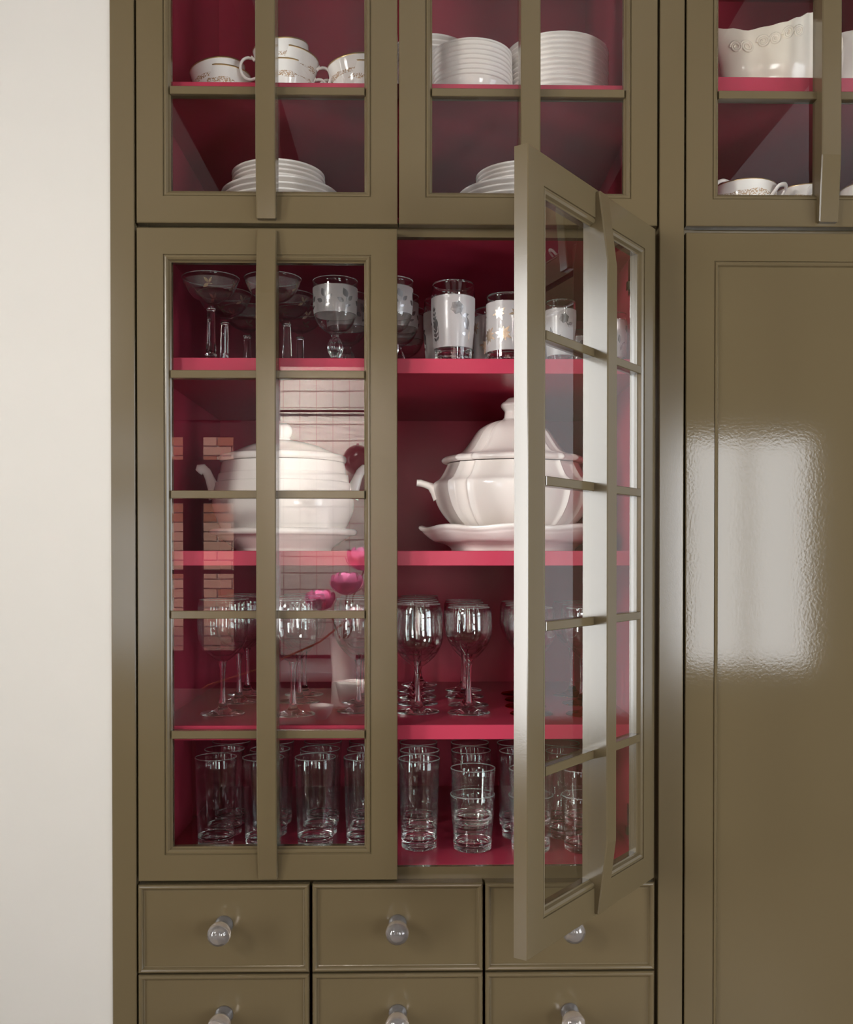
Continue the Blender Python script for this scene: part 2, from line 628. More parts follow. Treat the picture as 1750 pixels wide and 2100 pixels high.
BOWLP = [(0, .002), (.018, .0), (.02, .004), (.033, .02), (.04, .045), (.039, .047), (.037, .045), (.03, .022), (.016, .008), (0, .006)]
lathe_thing('small_bowl', 'small white bowl mirrored low in the closed door', 'bowl', (.147, -1.66, .925), BOWLP, M['porcelain'])
lathe_thing('mixing_bowl', 'larger flared white bowl mirrored beside the small bowl', 'bowl', (.262, -1.75, .925), [(r * 1.9, z * 2.4) for r, z in BOWLP], M['porcelain'])
vase = lathe_thing('flower_vase', 'clear vase of pink flowers mirrored in the closed door', 'vase', (.20, -1.92, .925),
                   [(0, 0), (.04, 0), (.045, .01), (.04, .12), (.05, .25), (.047, .25), (.037, .12), (.04, .014), (0, .012)], M['porcelain'])


def peony(loc, r, mat, label):
    t = thing('peony', label, 'flower', loc, 0, 'flowers in the mirrored vase')
    m = MB()
    for ring, (n, pm, rr) in enumerate(((8, 1.55, 1.0), (8, 2.0, .92), (7, 2.4, .76), (6, 2.7, .55), (5, 2.9, .32))):
        for k in range(n):
            a0 = 2 * PI * k / n + ring * .45
            vs = []
            for iu in range(5):
                for iv in range(5):
                    u, v = (iu / 4 - .5) * 2, iv / 4
                    ph = .15 + v * (pm - .15) * (1 - .10 * u * u) + random.uniform(-.05, .05)
                    a = a0 + u * 4.2 / n * .5
                    q = r * rr * (1 + .08 * v + random.uniform(-.03, .03))
                    vs.append((q * math.sin(ph) * math.cos(a), q * math.sin(ph) * math.sin(a), -q * math.cos(ph) * .85))
            m.add(vs, [(iu * 5 + iv, iu * 5 + iv + 1, iu * 5 + iv + 6, iu * 5 + iv + 5) for iu in range(4) for iv in range(4)])
    m.build('bloom', mat, t, 60)
    e = Vector((.20, -1.92, 1.14)) - Vector(loc)
    MB().tube([(0, 0, -r * .86), tuple(e * .5 + Vector((0, 0, .02))), tuple(e)], .003, 6).build('stem', M['leaf'], t)


for i, (dx, dy, dz, r, mt, lb) in enumerate(((-.075, .06, -.01, .050, 'petal', 'deep pink peony standing lowest in the mirrored vase'),
                                             (.02, .09, .05, .054, 'petal', 'round magenta peony at the middle of the mirrored vase'),
                                             (.075, .025, .135, .058, 'petal', 'pink peony topmost in the mirrored vase'),
                                             (.128, .08, .03, .050, 'petal_pale', 'pale blush peony at the edge of the mirrored vase'),
                                             (.05, .10, -.065, .045, 'petal_pale', 'pale blush peony hanging below the pink ones, mirrored'))):
    peony((.20 + dx, -1.92 + dy, 1.33 + dz), r * 1.06, M[mt], lb)

cord = MB().tube([(-.95, -2.62, .45), (-.62, -2.60, .78), (-.42, -2.60, .92), (-.2, -2.60, .99), (0.05, -2.60, 1.10), (.2, -2.60, 1.22)], .004, 8).build('lamp_cord', M['cord'])
tag(cord, 'thin orange cord curving across the mirrored room', 'cord')

# ------------------------------------------------------------------ cabinets
PROT = .0205           # how far the upright handle bar stands proud
MW = .0162             # half its width
ST = .0437             # stile and rail width


def door(parent, name, w, h, muntins, mull, x0=0.0, taper=(True, True), gloss='olive', label=None):
    """Glazed door in its own frame: x from x0 to x0+w, front at y = 0, bottom at z = 0."""
    m = MB()
    prof = [(0, .021), (0, .0012), (.0012, 0), (ST - .0004, 0), (ST, .0022), (ST + .0012, .0022), (ST + .0022, .0006), (ST + .0045, .0004),
            (ST + .0075, .0025), (ST + .0095, .007), (ST + .0112, .0085), (ST + .0112, .021)]
    m.rect(x0, x0 + w, 0, h, prof, ring=True)
    d = m.build(name, M[gloss], parent)
    if label:
        d['label'] = label
    gi = ST + .0108
    zs = [gi] + [z for a in muntins for z in (a - .0065, a + .0065)] + [h - gi]
    xc = x0 + mull
    for a in muntins:
        for xa, xb in ((x0 + gi, xc - MW + .004), (xc + MW - .004, x0 + w - gi)):
            MB().rect(xa, xb, a - .0065, a + .0065, [(0, .0205), (0, .0025), (.001, .0015)]).build('muntin', M[gloss], d)
    for k in range(0, len(zs), 2):
        for xa, xb in ((x0 + gi, xc), (xc, x0 + w - gi)):
            MB().box(xa, xb, .0085, .0115, zs[k] - .0045, zs[k + 1] + .0045).build('pane', M['pane'], d)
    # upright bar with sloping ends
    za, zb = .0045, h - .0045
    pts = [(.020, za + .04), (-.0001, za)]
    ep = .0065 if taper[1] else .0105
    pts += [(-ep, za), (-PROT, za + .107)] if taper[0] else [(-PROT, za)]
    pts += [(-PROT, zb - .107), (-.0065, zb)] if taper[1] else [(-PROT, zb)]
    pts += [(-.0001, zb), (.020, zb - .04)]
    n = len(pts)
    b = .0018
    cy_, cz_ = .0, h / 2
    vs = []
    for x, k in ((xc - MW, 1), (xc - MW + b, 0), (xc + MW - b, 0), (xc + MW, 1)):
        for (y, z) in pts:
            yy = y + (b * .9 if (k and y < -.005) else 0)
            zz = z + ((b if z < cz_ else -b) if (k and (abs(z - za) < 1e-6 or abs(z - zb) < 1e-6)) else 0)
            vs.append((x, yy, zz))
    fs = [(r * n + i, r * n + (i + 1) % n, (r + 1) * n + (i + 1) % n, (r + 1) * n + i) for r in range(3) for i in range(n)]
    fs += [tuple(range(n)), tuple(range(4 * n - 1, 3 * n - 1, -1))]
    MB().add(vs, fs).build('handle_bar', M[gloss], d)
    return d


def drawer(parent, x0, x1, z0, z1, knob_me, label=None):
    m = MB()
    m.rect(x0, x1, z0, z1, [(0, .024), (0, .0008), (.0008, -.0012), (.0022, -.0026), (.004, -.003), (.0062, -.0024), (.0078, -.0004), (.0088, .0022), (.0102, .0028), (.012, .0026)])
    d = m.build('drawer', M['olive'], parent)
    if knob_me:
        k = obj('knob', knob_me, d, ((x0 + x1) / 2, .0026, (z0 + z1) / 2 + .006))
    return d


knob = MB().lathe([(0, 0), (.0145, 0), (.0155, .0015), (.015, .005), (.0112, .011), (.0088, .017), (.0085, .022), (.0105, .0265), (.0155, .031), (.0182, .037),
                   (.019, .0435), (.0182, .050), (.0155, .0558), (.0105, .0602), (.005, .0622), (0, .0626)], 40, axis='y').mesh('knob', M['knobglass'], 'all')

# --- china cabinet
cab = thing('china_cabinet', 'tall olive china cabinet with glazed doors, crimson shelves and small drawers', 'cabinet')
for xa, xb in ((-.0427, -.0030), (.8645, .9055)):
    MB().box(xa, xb, 0, .022, 0, 2.75, .0012).build('stile', M['olive'], cab)
MB().box(-.0420, .0150, .0225, .650, 0, 2.75).build('side_panel', M['olive'], cab)
MB().box(.0151, .0160, .0300, .6278, .01, 2.74).build('lining', M['pink'], cab)
MB().box(.8460, .8825, .0225, .650, 0, 2.75).build('side_panel', M['olive'], cab)
MB().box(.8450, .8459, .0300, .6278, .01, 2.74).build('lining', M['pink'], cab)
MB().box(.0152, .8458, .6280, .650, 0, 2.75).build('back_panel', M['pink'], cab)
MB().box(.0162, .8448, .030, .6278, 1.770, 1.795, .0008).build('shelf', M['pink'], cab)
MB().box(.0162, .8448, .030, .6278, 1.446, 1.471, .0008).build('shelf', M['pink'], cab)
MB().box(.0162, .8448, .030, .6278, 1.152, 1.1766, .0008).build('shelf', M['pink'], cab)
MB().box(.0162, .8448, .030, .6278, 2.2300, 2.2555, .0008).build('shelf', M['pink'], cab)
MB().box(.0162, .8448, .0345, .6278, .905, .9385).build('cabinet_floor', M['pink'], cab)
MB().box(.0162, .8448, .0405, .6278, 1.9985, 2.030).build('dividing_panel', M['pink'], cab)
MB().box(.0162, .8448, .0302, .6278, 2.725, 2.75).build('top_panel', M['pink'], cab)
MB().box(-.0028, .8643, .0250, .0403, 1.997, 2.020).build('top_rail', M['olive'], cab)
MB().box(-.0028, .8643, .0240, .0343, .9075, .9383).build('bottom_rail', M['olive'], cab)
MB().box(-.0028, .8643, .003, .022, 0, .3100).build('plinth', M['olive'], cab)
UM = [.2185, .4165]
ud1 = door(cab, 'upper_door', .4290, .715, UM, .2143, taper=(True, False))
ud1.location = (.0005, 0, 2.0105)
ud2 = door(cab, 'upper_door', .4285, .715, UM, .2155, taper=(True, False))
ud2.location = (.4320, 0, 2.0105)
LM = [.2420, .4410, .6400, .8385]
LMo = LM
ld1 = door(cab, 'glazed_door', .4285, 1.0785, LM, .2145)
ld1.location = (.0005, 0, .9240)
ld2 = door(cab, 'glazed_door', .4260, 1.0805, LM, -.2090 + .4260, x0=-.4260, label='glazed door standing open with its edge toward the viewer')
ld2.location = (.8577, 0, .9247)
ld2.rotation_euler = (0, 0, .94298)
for zz in (.105, .95):
    m = MB().box(-.030, -.012, .0212, .024, zz - .03, zz + .03, 0)
    m.box(-.026, -.016, .024, .034, zz - .018, zz + .018)
    m.build('hinge', M['steel'], ld2)
for zz in (1.005, 1.940):
    m = MB().box(.8405, .8448, .040, .100, zz - .032, zz + .032)
    m.box(.8255, .8406, .048, .064, zz - .030, zz + .030).box(.8215, .8256, .050, .062, zz - .022, zz - .008)
    m.build('hinge_arm', M['steel'], cab)
ZD = [(.7712, .9180), (.6210, .7680), (.4708, .6178), (.3206, .4676)]
for za, zb in ZD:
    for xa, xb in ((0, .2825), (.2877, .5710), (.5752, .8582)):
        drawer(cab, xa, xb, za, zb, knob)

# --- panelled cabinet next to it
PX0 = .9085
pc = thing('pantry_cabinet', 'tall olive cabinet with a glossy solid panelled door below a glazed door', 'cabinet', (PX0, 0, 0))
W2 = .4770
MB().box(.0005, .0190, .0225, .650, 0, 2.75).build('side_panel', M['olive'], pc)
MB().box(.0191, .0200, .0302, .6278, 1.99, 2.74).build('lining', M['pink'], pc)
MB().box(.4610, .4800, .0225, .650, 0, 2.75).build('side_panel', M['olive'], pc)
MB().box(.4600, .4609, .0302, .6278, 1.99, 2.74).build('lining', M['pink'], pc)
MB().box(.0202, .4598, .6280, .650, 1.98, 2.75).build('back_panel', M['pink'], pc)
MB().box(.0202, .4598, .030, .6278, 2.2450, 2.2715, .0008).build('shelf', M['pink'], pc)
MB().box(.0202, .4598, .030, .6278, 2.020, 2.050).build('cabinet_floor', M['pink'], pc)
MB().box(.0202, .4598, .030, .6278, 2.725, 2.75).build('top_panel', M['pink'], pc)
MB().box(.4800, .5230, 0, .022, 0, 2.75, .0012).build('stile', M['olive'], pc)
MB().box(.0005, .4800, .0245, .030, 1.99, 2.05).build('divider_rail', M['olive'], pc)
ud3 = door(pc, 'upper_door', W2, .715, UM, .2345, taper=(True, False))
ud3.location = (.0005, 0, 2.0105)
m = MB()
m.rect(.0005, W2, .105, 1.9995, [(0, .022), (0, .0012), (.0012, 0), (.0470, 0), (.0476, .0024), (.0486, .0024), (.0494, .0006), (.0512, .0002), (.0535, .0016), (.0552, .0048), (.0560, .0056), (.060, .0056)])
m.build('panelled_door', M['olive_gloss'], pc)
MB().box(.0005, .4800, .010, .022, 0, .100).build('plinth', M['olive'], pc)


# ------------------------------------------------------------------ glass and china
def prof_r(prof, z):
    for (r0, z0), (r1, z1) in zip(prof, prof[1:]):
        if z0 <= z <= z1 and z1 > z0:
            return r0 + (r1 - r0) * (z - z0) / (z1 - z0)
    return prof[-1][0]


def arc_pts(pts, n=4):
    """Catmull-Rom through (r, z) points."""
    out = []
    P = [pts[0]] + list(pts) + [pts[-1]]
    for i in range(1, len(P) - 2):
        p0, p1, p2, p3 = P[i - 1], P[i], P[i + 1], P[i + 2]
        for k in range(n):
            t = k / n
            out.append(tuple(.5 * (2 * p1[a] + (p2[a] - p0[a]) * t + (2 * p0[a] - 5 * p1[a] + 4 * p2[a] - p3[a]) * t * t + (3 * p1[a] - p0[a] - 3 * p2[a] + p3[a]) * t ** 3) for a in (0, 1)))
    out.append(tuple(pts[-1]))
    return [(max(r, 0), z) for r, z in out]


def leaf(m, rf, th, z, ang, ln, wd, off=.0005, n=7):
    """A flat printed leaf wrapped on a turned surface; ang from the vertical."""
    vs = []
    for i in range(n + 1):
        t = i / n
        hw = wd * math.sin(PI * t ** .85) + .00012
        for s in (-1, 0, 1):
            u, v = s * hw, t * ln
            sx = u * math.cos(ang) + v * math.sin(ang)
            zz = z - u * math.sin(ang) + v * math.cos(ang)
            r = rf(zz) + off
            a = th + sx / r
            vs.append((r * math.sin(a), -r * math.cos(a), zz))
    m.add(vs, [(i * 3 + s, i * 3 + s + 1, i * 3 + s + 4, i * 3 + s + 3) for i in range(n) for s in (0, 1)])
    return m


def sprig(m, rf, th, z, ln, n=4, lw=.0035, ll=.012, ang=0.2):
    leaf(m, rf, th, z, ang, ln, .0005)
    for i in range(n):
        t = (i + .6) / (n + .4)
        for s in (-1, 1):
            r = rf(z)
            leaf(m, rf, th + t * ln * math.sin(ang) / r, z + t * ln * math.cos(ang), ang + s * .75, ll * (1.15 - .4 * t), lw * (1.1 - .4 * t))
    leaf(m, rf, th + ln * .9 * math.sin(ang) / rf(z), z + ln * .9 * math.cos(ang), ang, ll, lw)
    return m


def rose(m, rf, th, z, s):
    for k in range(6):
        leaf(m, rf, th + .15 * s / .012 * math.cos(k) * .1, z, k * PI / 3 + .2, s, s * .55)
    leaf(m, rf, th, z, 2.6, s * 2.1, s * .06)
    leaf(m, rf, th + .01 / .038, z - s * 1.2, 1.2, s * 1.1, s * .3)
    return m


def star(m, rf, th, z, s, n=9):
    for k in range(n):
        leaf(m, rf, th, z, k * 2 * PI / n, s * (1 if k % 2 else .75), s * .15)
    return m


def band(t, rf, za, zb, seg=48, off=.0003, mat='frost'):
    n = 10
    MB().lathe([(rf(za + (zb - za) * i / n) + off, za + (zb - za) * i / n) for i in range(n + 1)], seg).build('frosted_band', M[mat], t, 'all')


# ---- stemmed wine glasses
def wine_parts(h, join, rb, rr, rfoot, zmax):
    foot = [(0, .0006), (rfoot - .002, .0004), (rfoot, .0012), (rfoot - .0012, .0028), (rfoot * .7, .0042), (.016, .0070), (.0095, .0120), (.0066, .0200)]
    stem = [(.0066, .0200), (.0049, .032), (.0042, .048), (.0044, .060), (.0052, join - .016), (.0062, join - .006), (.0082, join)]
    bo = arc_pts([(.0082, join), (.016, join + .005), (rb * .70, join + .020), (rb * .93, join + .038), (rb, zmax), (rb * .985, zmax + .016), ((rb + rr) / 2 + .001, (zmax + h) / 2 + .012), (rr, h)], 4)
    bi = [(max(r - .0011 - (0 if z > join + .012 else .0), .0), z + (.0006 if z > join + .02 else .0055)) for r, z in bo if z > join + .004 and z < h - .002]
    bowl = bo + [(rr - .0003, h + .0007), (rr - .0009, h + .0002)] + bi[::-1] + [(0, join + .0085)]
    return foot, stem, bowl


def rim_ring(t, r, z, q=.0008):
    MB().lathe([(r + q * math.cos(k * PI / 4), z + q * math.sin(k * PI / 4)) for k in range(9)], 48).build('rim', M['rimglass'], t, 'all')


def wine_glass(label, p, footmat='glass'):
    t = thing('wine_glass', label, 'glass', (0, 0, 0), 0, 'stemmed wine glasses on the third shelf')
    foot, stem, bowl = wine_parts(*p)
    MB().lathe(foot, 48).build('foot', M[footmat], t, 'all')
    MB().lathe(stem, 24).build('stem', M[footmat if footmat == 'glass' else 'glass'], t, 'all')
    MB().lathe(bowl, 48).build('bowl', M['thin'], t, 'all')
    rim_ring(t, p[3] - .0004, p[0] + .0012)
    return t


S3 = 1.1768
WA = (.197, .084, .0463, .041, .0400, .142)
WB = (.1914, .098, .0424, .0378, .0389, .152)
WE = (.206, .096, .0455, .0415, .0400, .158)
ORD = ['front', 'second', 'third', 'fourth', 'last']
rows = {
    'E': (WE, 'glass', 'clear tall wine glass, {} in the row beside the cabinet side wall', [(.1102, .1582), (.1134, .3066), (.1108, .4196)]),
    'F': (WE, 'glass', 'clear tall wine glass, {} in the row just beyond the closed door handle', [(.2386, .1448), (.2316, .3047), (.2295, .4103)]),
    'G': (WE, 'glass', 'clear tall wine glass, {} in the row by the closed door free edge', [(.3543, .1834), (.3540, .300)]),
    'A': (WA, 'glass', 'clear round wine glass, {} in the first row past the closed door', [(.4632, .1700), (.4624, .2780), (.4610, .3740), (.4600, .4700), (.4670, .5660)]),
    'B': (WB, 'glass', 'clear small wine glass, {} in the middle row of the open bay', [(.5559, .1592), (.5603, .2539), (.5583, .3688), (.5609, .4742)]),
    'C': (WB, 'ruby', 'wine glass with dark red foot, {} in the row behind the door edge', [(.6683, .1437), (.6676, .2340), (.6746, .3220), (.6749, .4120)]),
    'D': (WB, 'ruby', 'wine glass with amber red foot, {} in the row behind the open pane', [(.7686, .1365), (.7813, .2700), (.780, .390)]),
}
for key, (p, fm, lab, pos) in rows.items():
    first = None
    for k, (x, y) in enumerate(pos):
        lb = lab.format(ORD[k])
        if first is None:
            first = wine_glass(lb, p, fm)
            first.location = (x, y, S3)
        else:
            dup(first, (x, y, S3), random.uniform(0, 6), lb)

# ---- tall and short tumblers on the cabinet floor
FLZ = .9387


def tumbler_meshes(rb, rt, h, base, wall):
    ro = lambda z: rb + (rt - rb) * max(0, (z - .0018) / (h - .0018)) ** .95
    zb = base + .005
    o = [(0, .0016), (rb * .72, .0014), (rb * .80, .0002), (rb * .93, 0), (rb, .0018)] + [(ro(.0018 + (zb - .0018) * i / 4), .0018 + (zb - .0018) * i / 4) for i in (1, 2, 3, 4)]
    ri = ro(zb) - wall
    b = o + [(ri, zb), (ri - .0012, base + .0020), (ri - .0040, base + .0004), (ri * .5, base), (0, base + .0004)]
    n = 6
    w = [(ro(zb + (h - zb) * i / n), zb + (h - zb) * i / n) for i in range(n)] + [(rt, h - .0006), (rt - wall * .35, h + .0004), (rt - wall * .85, h - .0002)]
    w += [(ro(zb + (h - zb) * i / n) - wall, zb + (h - zb) * i / n) for i in range(n - 1, -1, -1)]
    return MB().lathe(w, 48).mesh('body', M['thin'], 'all'), MB().lathe(b, 48).mesh('base', M['glass'], 'all'), MB().lathe([(rt - wall * .5 + .0008 * math.cos(k * PI / 4), h + .0011 + .0008 * math.sin(k * PI / 4)) for k in range(9)], 48).mesh('rim', M['rimglass'], 'all')


TALL = tumbler_meshes(.0318, .0374, .1590, .015, .0016)
SHORT = tumbler_meshes(.0336, .0402, .0970, .012, .0017)


def tumbler(kind, label, loc, group):
    t = thing(kind, label, 'glass', loc, random.uniform(0, 6), group)
    b, q, rm = TALL if kind == 'highball_glass' else SHORT
    obj('body', b, t)
    obj('base', q, t)
    obj('rim', rm, t)
    return t


GT, GS = 'tall tumblers on the cabinet floor', 'stacked short tumblers on the cabinet floor'
cols = [(.0974, .1585, 'beside the cabinet side wall'), (.1836, .1539, 'behind the closed door handle bar'), (.2776, .1554, 'at the middle of the closed door right pane'),
        (.3660, .1539, 'by the closed door free edge'), (.4656, .1398, 'just past the closed door')]
for x, y, wh in cols:
    tumbler('highball_glass', 'clear tall tumbler %s, front of its row' % wh, (x, y, FLZ), GT)
    tumbler('highball_glass', 'clear tall tumbler %s, second in its row' % wh, (x + .001, y + .078, FLZ), GT)
    tumbler('highball_glass', 'clear tall tumbler %s, third in its row' % wh, (x - .001, y + .161, FLZ), GT)
cols = [(.5610, .1290, 'in the middle of the open bay'), (.6648, .1211, 'behind the open door edge'), (.7592, .1195, 'behind the open door pane')]
for x, y, wh in cols:
    tumbler('short_tumbler', 'clear short tumbler %s, lower of a stacked pair' % wh, (x, y, FLZ), GS)
    tumbler('short_tumbler', 'clear short tumbler %s, nested on top of another' % wh, (x + .0008, y, FLZ + .0468), GS)
    xo = .002 if x < .6 else (-.012 if x < .7 else -.02)
    tumbler('highball_glass', 'clear tall tumbler %s, first behind the stacked pair' % wh, (x + xo, y + .086, FLZ), GT)
    tumbler('highball_glass', 'clear tall tumbler %s, second behind the stacked pair' % wh, (x + xo + .002, y + .168, FLZ), GT)

# ---- top shelf of the lower cabinet: frosted and printed glasses
S1 = 1.7952
GF = 'frosted leaf glasses on the top lower shelf'


def coupe(label, loc, rz):
    t = thing('champagne_coupe', label, 'glass', loc, rz, GF)
    foot = [(0, .0006), (.033, .0004), (.034, .0014), (.032, .003), (.016, .006), (.0095, .010), (.0075, .012)]
    stem = [(.0075, .012), (.0105, .0145), (.0108, .0185), (.0075, .0215), (.0088, .024), (.0084, .045), (.0072, .080), (.0066, .095), (.0082, .0965), (.0082, .099), (.005, .101), (.005, .103)]
    MB().lathe(foot, 40).build('foot', M['glass'], t, 'all')
    MB().lathe(stem, 10).build('stem', M['glass'], t, 30)
    bo = arc_pts([(.005, .103), (.0075, .107), (.018, .1115), (.031, .119), (.0395, .129), (.0445, .1385), (.0497, .150)], 4)
    bi = [(max(r - .0012, 0), z + .0004) for r, z in bo if z > .111]
    MB().lathe(bo + [(.0493, .1506), (.0488, .1504)] + bi[::-1] + [(0, .1095)], 48).build('bowl', M['thin'], t, 'all')
    rim_ring(t, .0493, .1512)
    rf = lambda z: prof_r(bo, z)
    band(t, rf, .1275, .1445, mat='frost_thin')
    m = MB()
    for a in (0.0, 1.25, 2.5, 3.75, 5.0):
        leaf(m, rf, a, .1335, -.75, .011, .0022)
        leaf(m, rf, a + .02, .1335, .55, .010, .0018)
        leaf(m, rf, a, .1320, -2.1, .011, .0024)
        leaf(m, rf, a, .1325, 1.7, .007, .0004)
    m.build('leaf_print', M['gold'], t)
    return t


def goblet(label, loc, rz):
    t = thing('water_goblet', label, 'glass', loc, rz, GF)
    foot = [(0, .0006), (.032, .0004), (.033, .0014), (.031, .003), (.016, .006), (.009, .010), (.007, .014)]
    ribs = lambda a, r, z: (r * (1 + .05 * math.cos(10 * a)), z)
    kn = [(.007, .014), (.0095, .0175), (.0128, .025), (.0136, .031), (.0122, .039), (.0088, .046), (.0062, .0495), (.0066, .052), (.006, .054)]
    MB().lathe(foot, 40).build('foot', M['glass'], t, 'all')
    MB().lathe(kn, 60, fn=ribs).build('stem', M['glass'], t, 'all')
    bo = arc_pts([(.006, .054), (.011, .0565), (.022, .063), (.031, .073), (.0362, .086), (.038, .100), (.0386, .120), (.0391, .146)], 4)
    bi = [(max(r - .0013, 0), z + .0004) for r, z in bo if z > .062]
    MB().lathe(bo + [(.0388, .1466), (.0382, .1464)] + bi[::-1] + [(0, .0615)], 48).build('bowl', M['thin'], t, 'all')
    rim_ring(t, .0387, .1472)
    rf = lambda z: prof_r(bo, z)
    band(t, rf, .0875, .1335, mat='frost_half')
    MB().lathe([(rf(.1335) + .0007, .1335), (rf(.134) + .0007, .1342)], 48).lathe([(rf(.087) + .0007, .087), (rf(.0877) + .0007, .0877)], 48).build('rim_line', M['silver'], t)
    m = MB()
    for a in (-.45, .55, 1.6, 2.7, 3.8, 4.9):
        leaf(m, rf, a, .091, .1, .030, .0005)
        leaf(m, rf, a + .1, .112, -.5, .017, .0052)
        leaf(m, rf, a - .08, .104, -1.1, .013, .0040)
        leaf(m, rf, a + .15, .107, .8, .013, .0035)
        leaf(m, rf, a, .096, 1.2, .012, .0020)
    m.build('leaf_print', M['silver'], t)
    return t


def printed_tumbler(label, loc, rz, h, pr, z0, z1, motif, mat, s=1.0, flutes=0.06):
    t = thing('frosted_tumbler', label, 'glass', loc, rz, GF)
    o = arc_pts(pr, 3)
    base = z0 * .55
    fl = lambda a, r, z: (r * (1 + (flutes * .5 * abs(math.sin(9 * a)) * max(0, 1 - z / (z0 * .95)) if z < z0 * .95 else 0)), z)
    bi = [(r - .0016, z) for r, z in o if z > base + .005]
    rt = o[-1][0]
    prof = [(0, .0012), (pr[0][0] * .8, .001)] + o + [(rt - .0005, h + .0005), (rt - .0012, h + .0002)] + bi[::-1] + [(o[0][0] * .75, base), (0, base)]
    MB().lathe(prof, 72, fn=fl).build('body', M['glass'], t, 'all')
    rf = lambda z: prof_r(o, z)
    band(t, rf, z0, z1)
    MB().lathe([(rf(z1) + .0007, z1), (rf(z1) + .0007, z1 + .0007)], 48).build('rim_line', M['silver'], t)
    m = MB()
    motif(m, rf)
    m.build('leaf_print', M[mat], t)
    return t


def motif_roses(m, rf):
    for a in (-1.0, 1.9, 4.2):
        sprig(m, rf, a, .035, .062, 8, .0018, .009, -.05)
    for a in (.15, 2.6, 4.0):
        rose(m, rf, a, .094, .012)
    for a in (.75, 3.2, 5.4):
        leaf(m, rf, a, .062, -.3, .020, .0045)
        leaf(m, rf, a, .058, -.7, .016, .0040)
        leaf(m, rf, a + .05, .038, .05, .028, .0006)
        leaf(m, rf, a - .1, .050, -1.5, .009, .003)


def motif_stars(m, rf):
    for a in (-.25, 1.2, 2.6, 4.0, 5.2):
        star(m, rf, a, .050, .017, 9)
        star(m, rf, a + .62, .086, .014, 7)


def motif_small(m, rf):
    for a in (.1, 2.2, 4.3):
        rose(m, rf, a, .079, .009)
    for a in (-.75, 1.3, 3.4):
        leaf(m, rf, a, .045, -.1, .020, .0035)
        leaf(m, rf, a + .2, .043, 1.0, .014, .0018)
        leaf(m, rf, a + .1, .030, .3, .014, .0025)


T1 = (.1426, [(.0300, .0015), (.0306, .006), (.0335, .030), (.0368, .070), (.0383, .105), (.0378, .125), (.0366, .1424)], .0285, .1165)
T2 = (.1218, [(.0330, .0015), (.0352, .006), (.0362, .015), (.0364, .060), (.0362, .100), (.0360, .1216)], .0225, .107)
T3 = (.1124, [(.0222, .0015), (.0226, .006), (.0245, .030), (.0266, .060), (.0274, .085), (.0270, .100), (.0265, .1122)], .0165, .0965)

c1 = coupe('champagne coupe with gold leaf sprig, front one beside the side wall', (.1021, .100, S1), 0.1)
dup(c1, (.1065, .205, S1), 1.0, 'champagne coupe standing behind the front coupe by the side wall')
dup(c1, (.1290, .320, S1), 2.0, 'champagne coupe deepest behind the front coupe by the side wall')
dup(c1, (.2099, .100, S1), 0.15, 'champagne coupe crossed by the closed door handle bar, front one')
dup(c1, (.2200, .215, S1), 2.2, 'champagne coupe behind the one crossed by the handle bar')
dup(c1, (.2310, .330, S1), 3.0, 'champagne coupe deepest behind the closed door handle bar')
g1 = goblet('frosted leaf water goblet, front one near the closed door free edge', (.3187, .100, S1), 0.0)
dup(g1, (.3330, .200, S1), 1.3, 'frosted leaf water goblet behind the front goblet of the closed door')
dup(g1, (.4159, .100, S1), .9, 'frosted leaf water goblet half hidden by the closed door edge')
dup(g1, (.4260, .205, S1), 2.0, 'frosted leaf water goblet in shadow behind the half hidden one')
dup(g1, (.4380, .310, S1), 2.9, 'frosted leaf water goblet deepest behind the half hidden one')
t1 = printed_tumbler('tall frosted tumbler with silver rose, alone in the open bay', (.5252, .100, S1), 0.0, *T1, motif_roses, 'silver')
dup(t1, (.5120, .210, S1), 1.9, 'tall frosted tumbler in shadow behind the silver rose tumbler')
t2 = printed_tumbler('straight frosted tumbler with gold star leaves beside the open door edge', (.6194, .100, S1), 0.0, *T2, motif_stars, 'gold')
dup(t2, (.6030, .200, S1), 1.9, 'straight frosted tumbler in shadow behind the gold star tumbler')
dup(t2, (.5900, .300, S1), 2.9, 'straight frosted tumbler deepest behind the gold star tumbler')
t3 = printed_tumbler('small frosted tumbler seen through the open door pane', (.7138, .100, S1), 0.0, *T3, motif_small, 'silver')
dup(t3, (.8082, .095, S1), 1.0, 'smallest frosted tumbler by the hinges of the open door', scale=.80)
dup(t3, (.768, .230, S1), 2.0, 'small frosted tumbler in shadow behind the open door handle bar', scale=.8)
dup(t3, (.708, .200, S1), 3.0, 'small frosted tumbler hidden behind the one in the open pane')


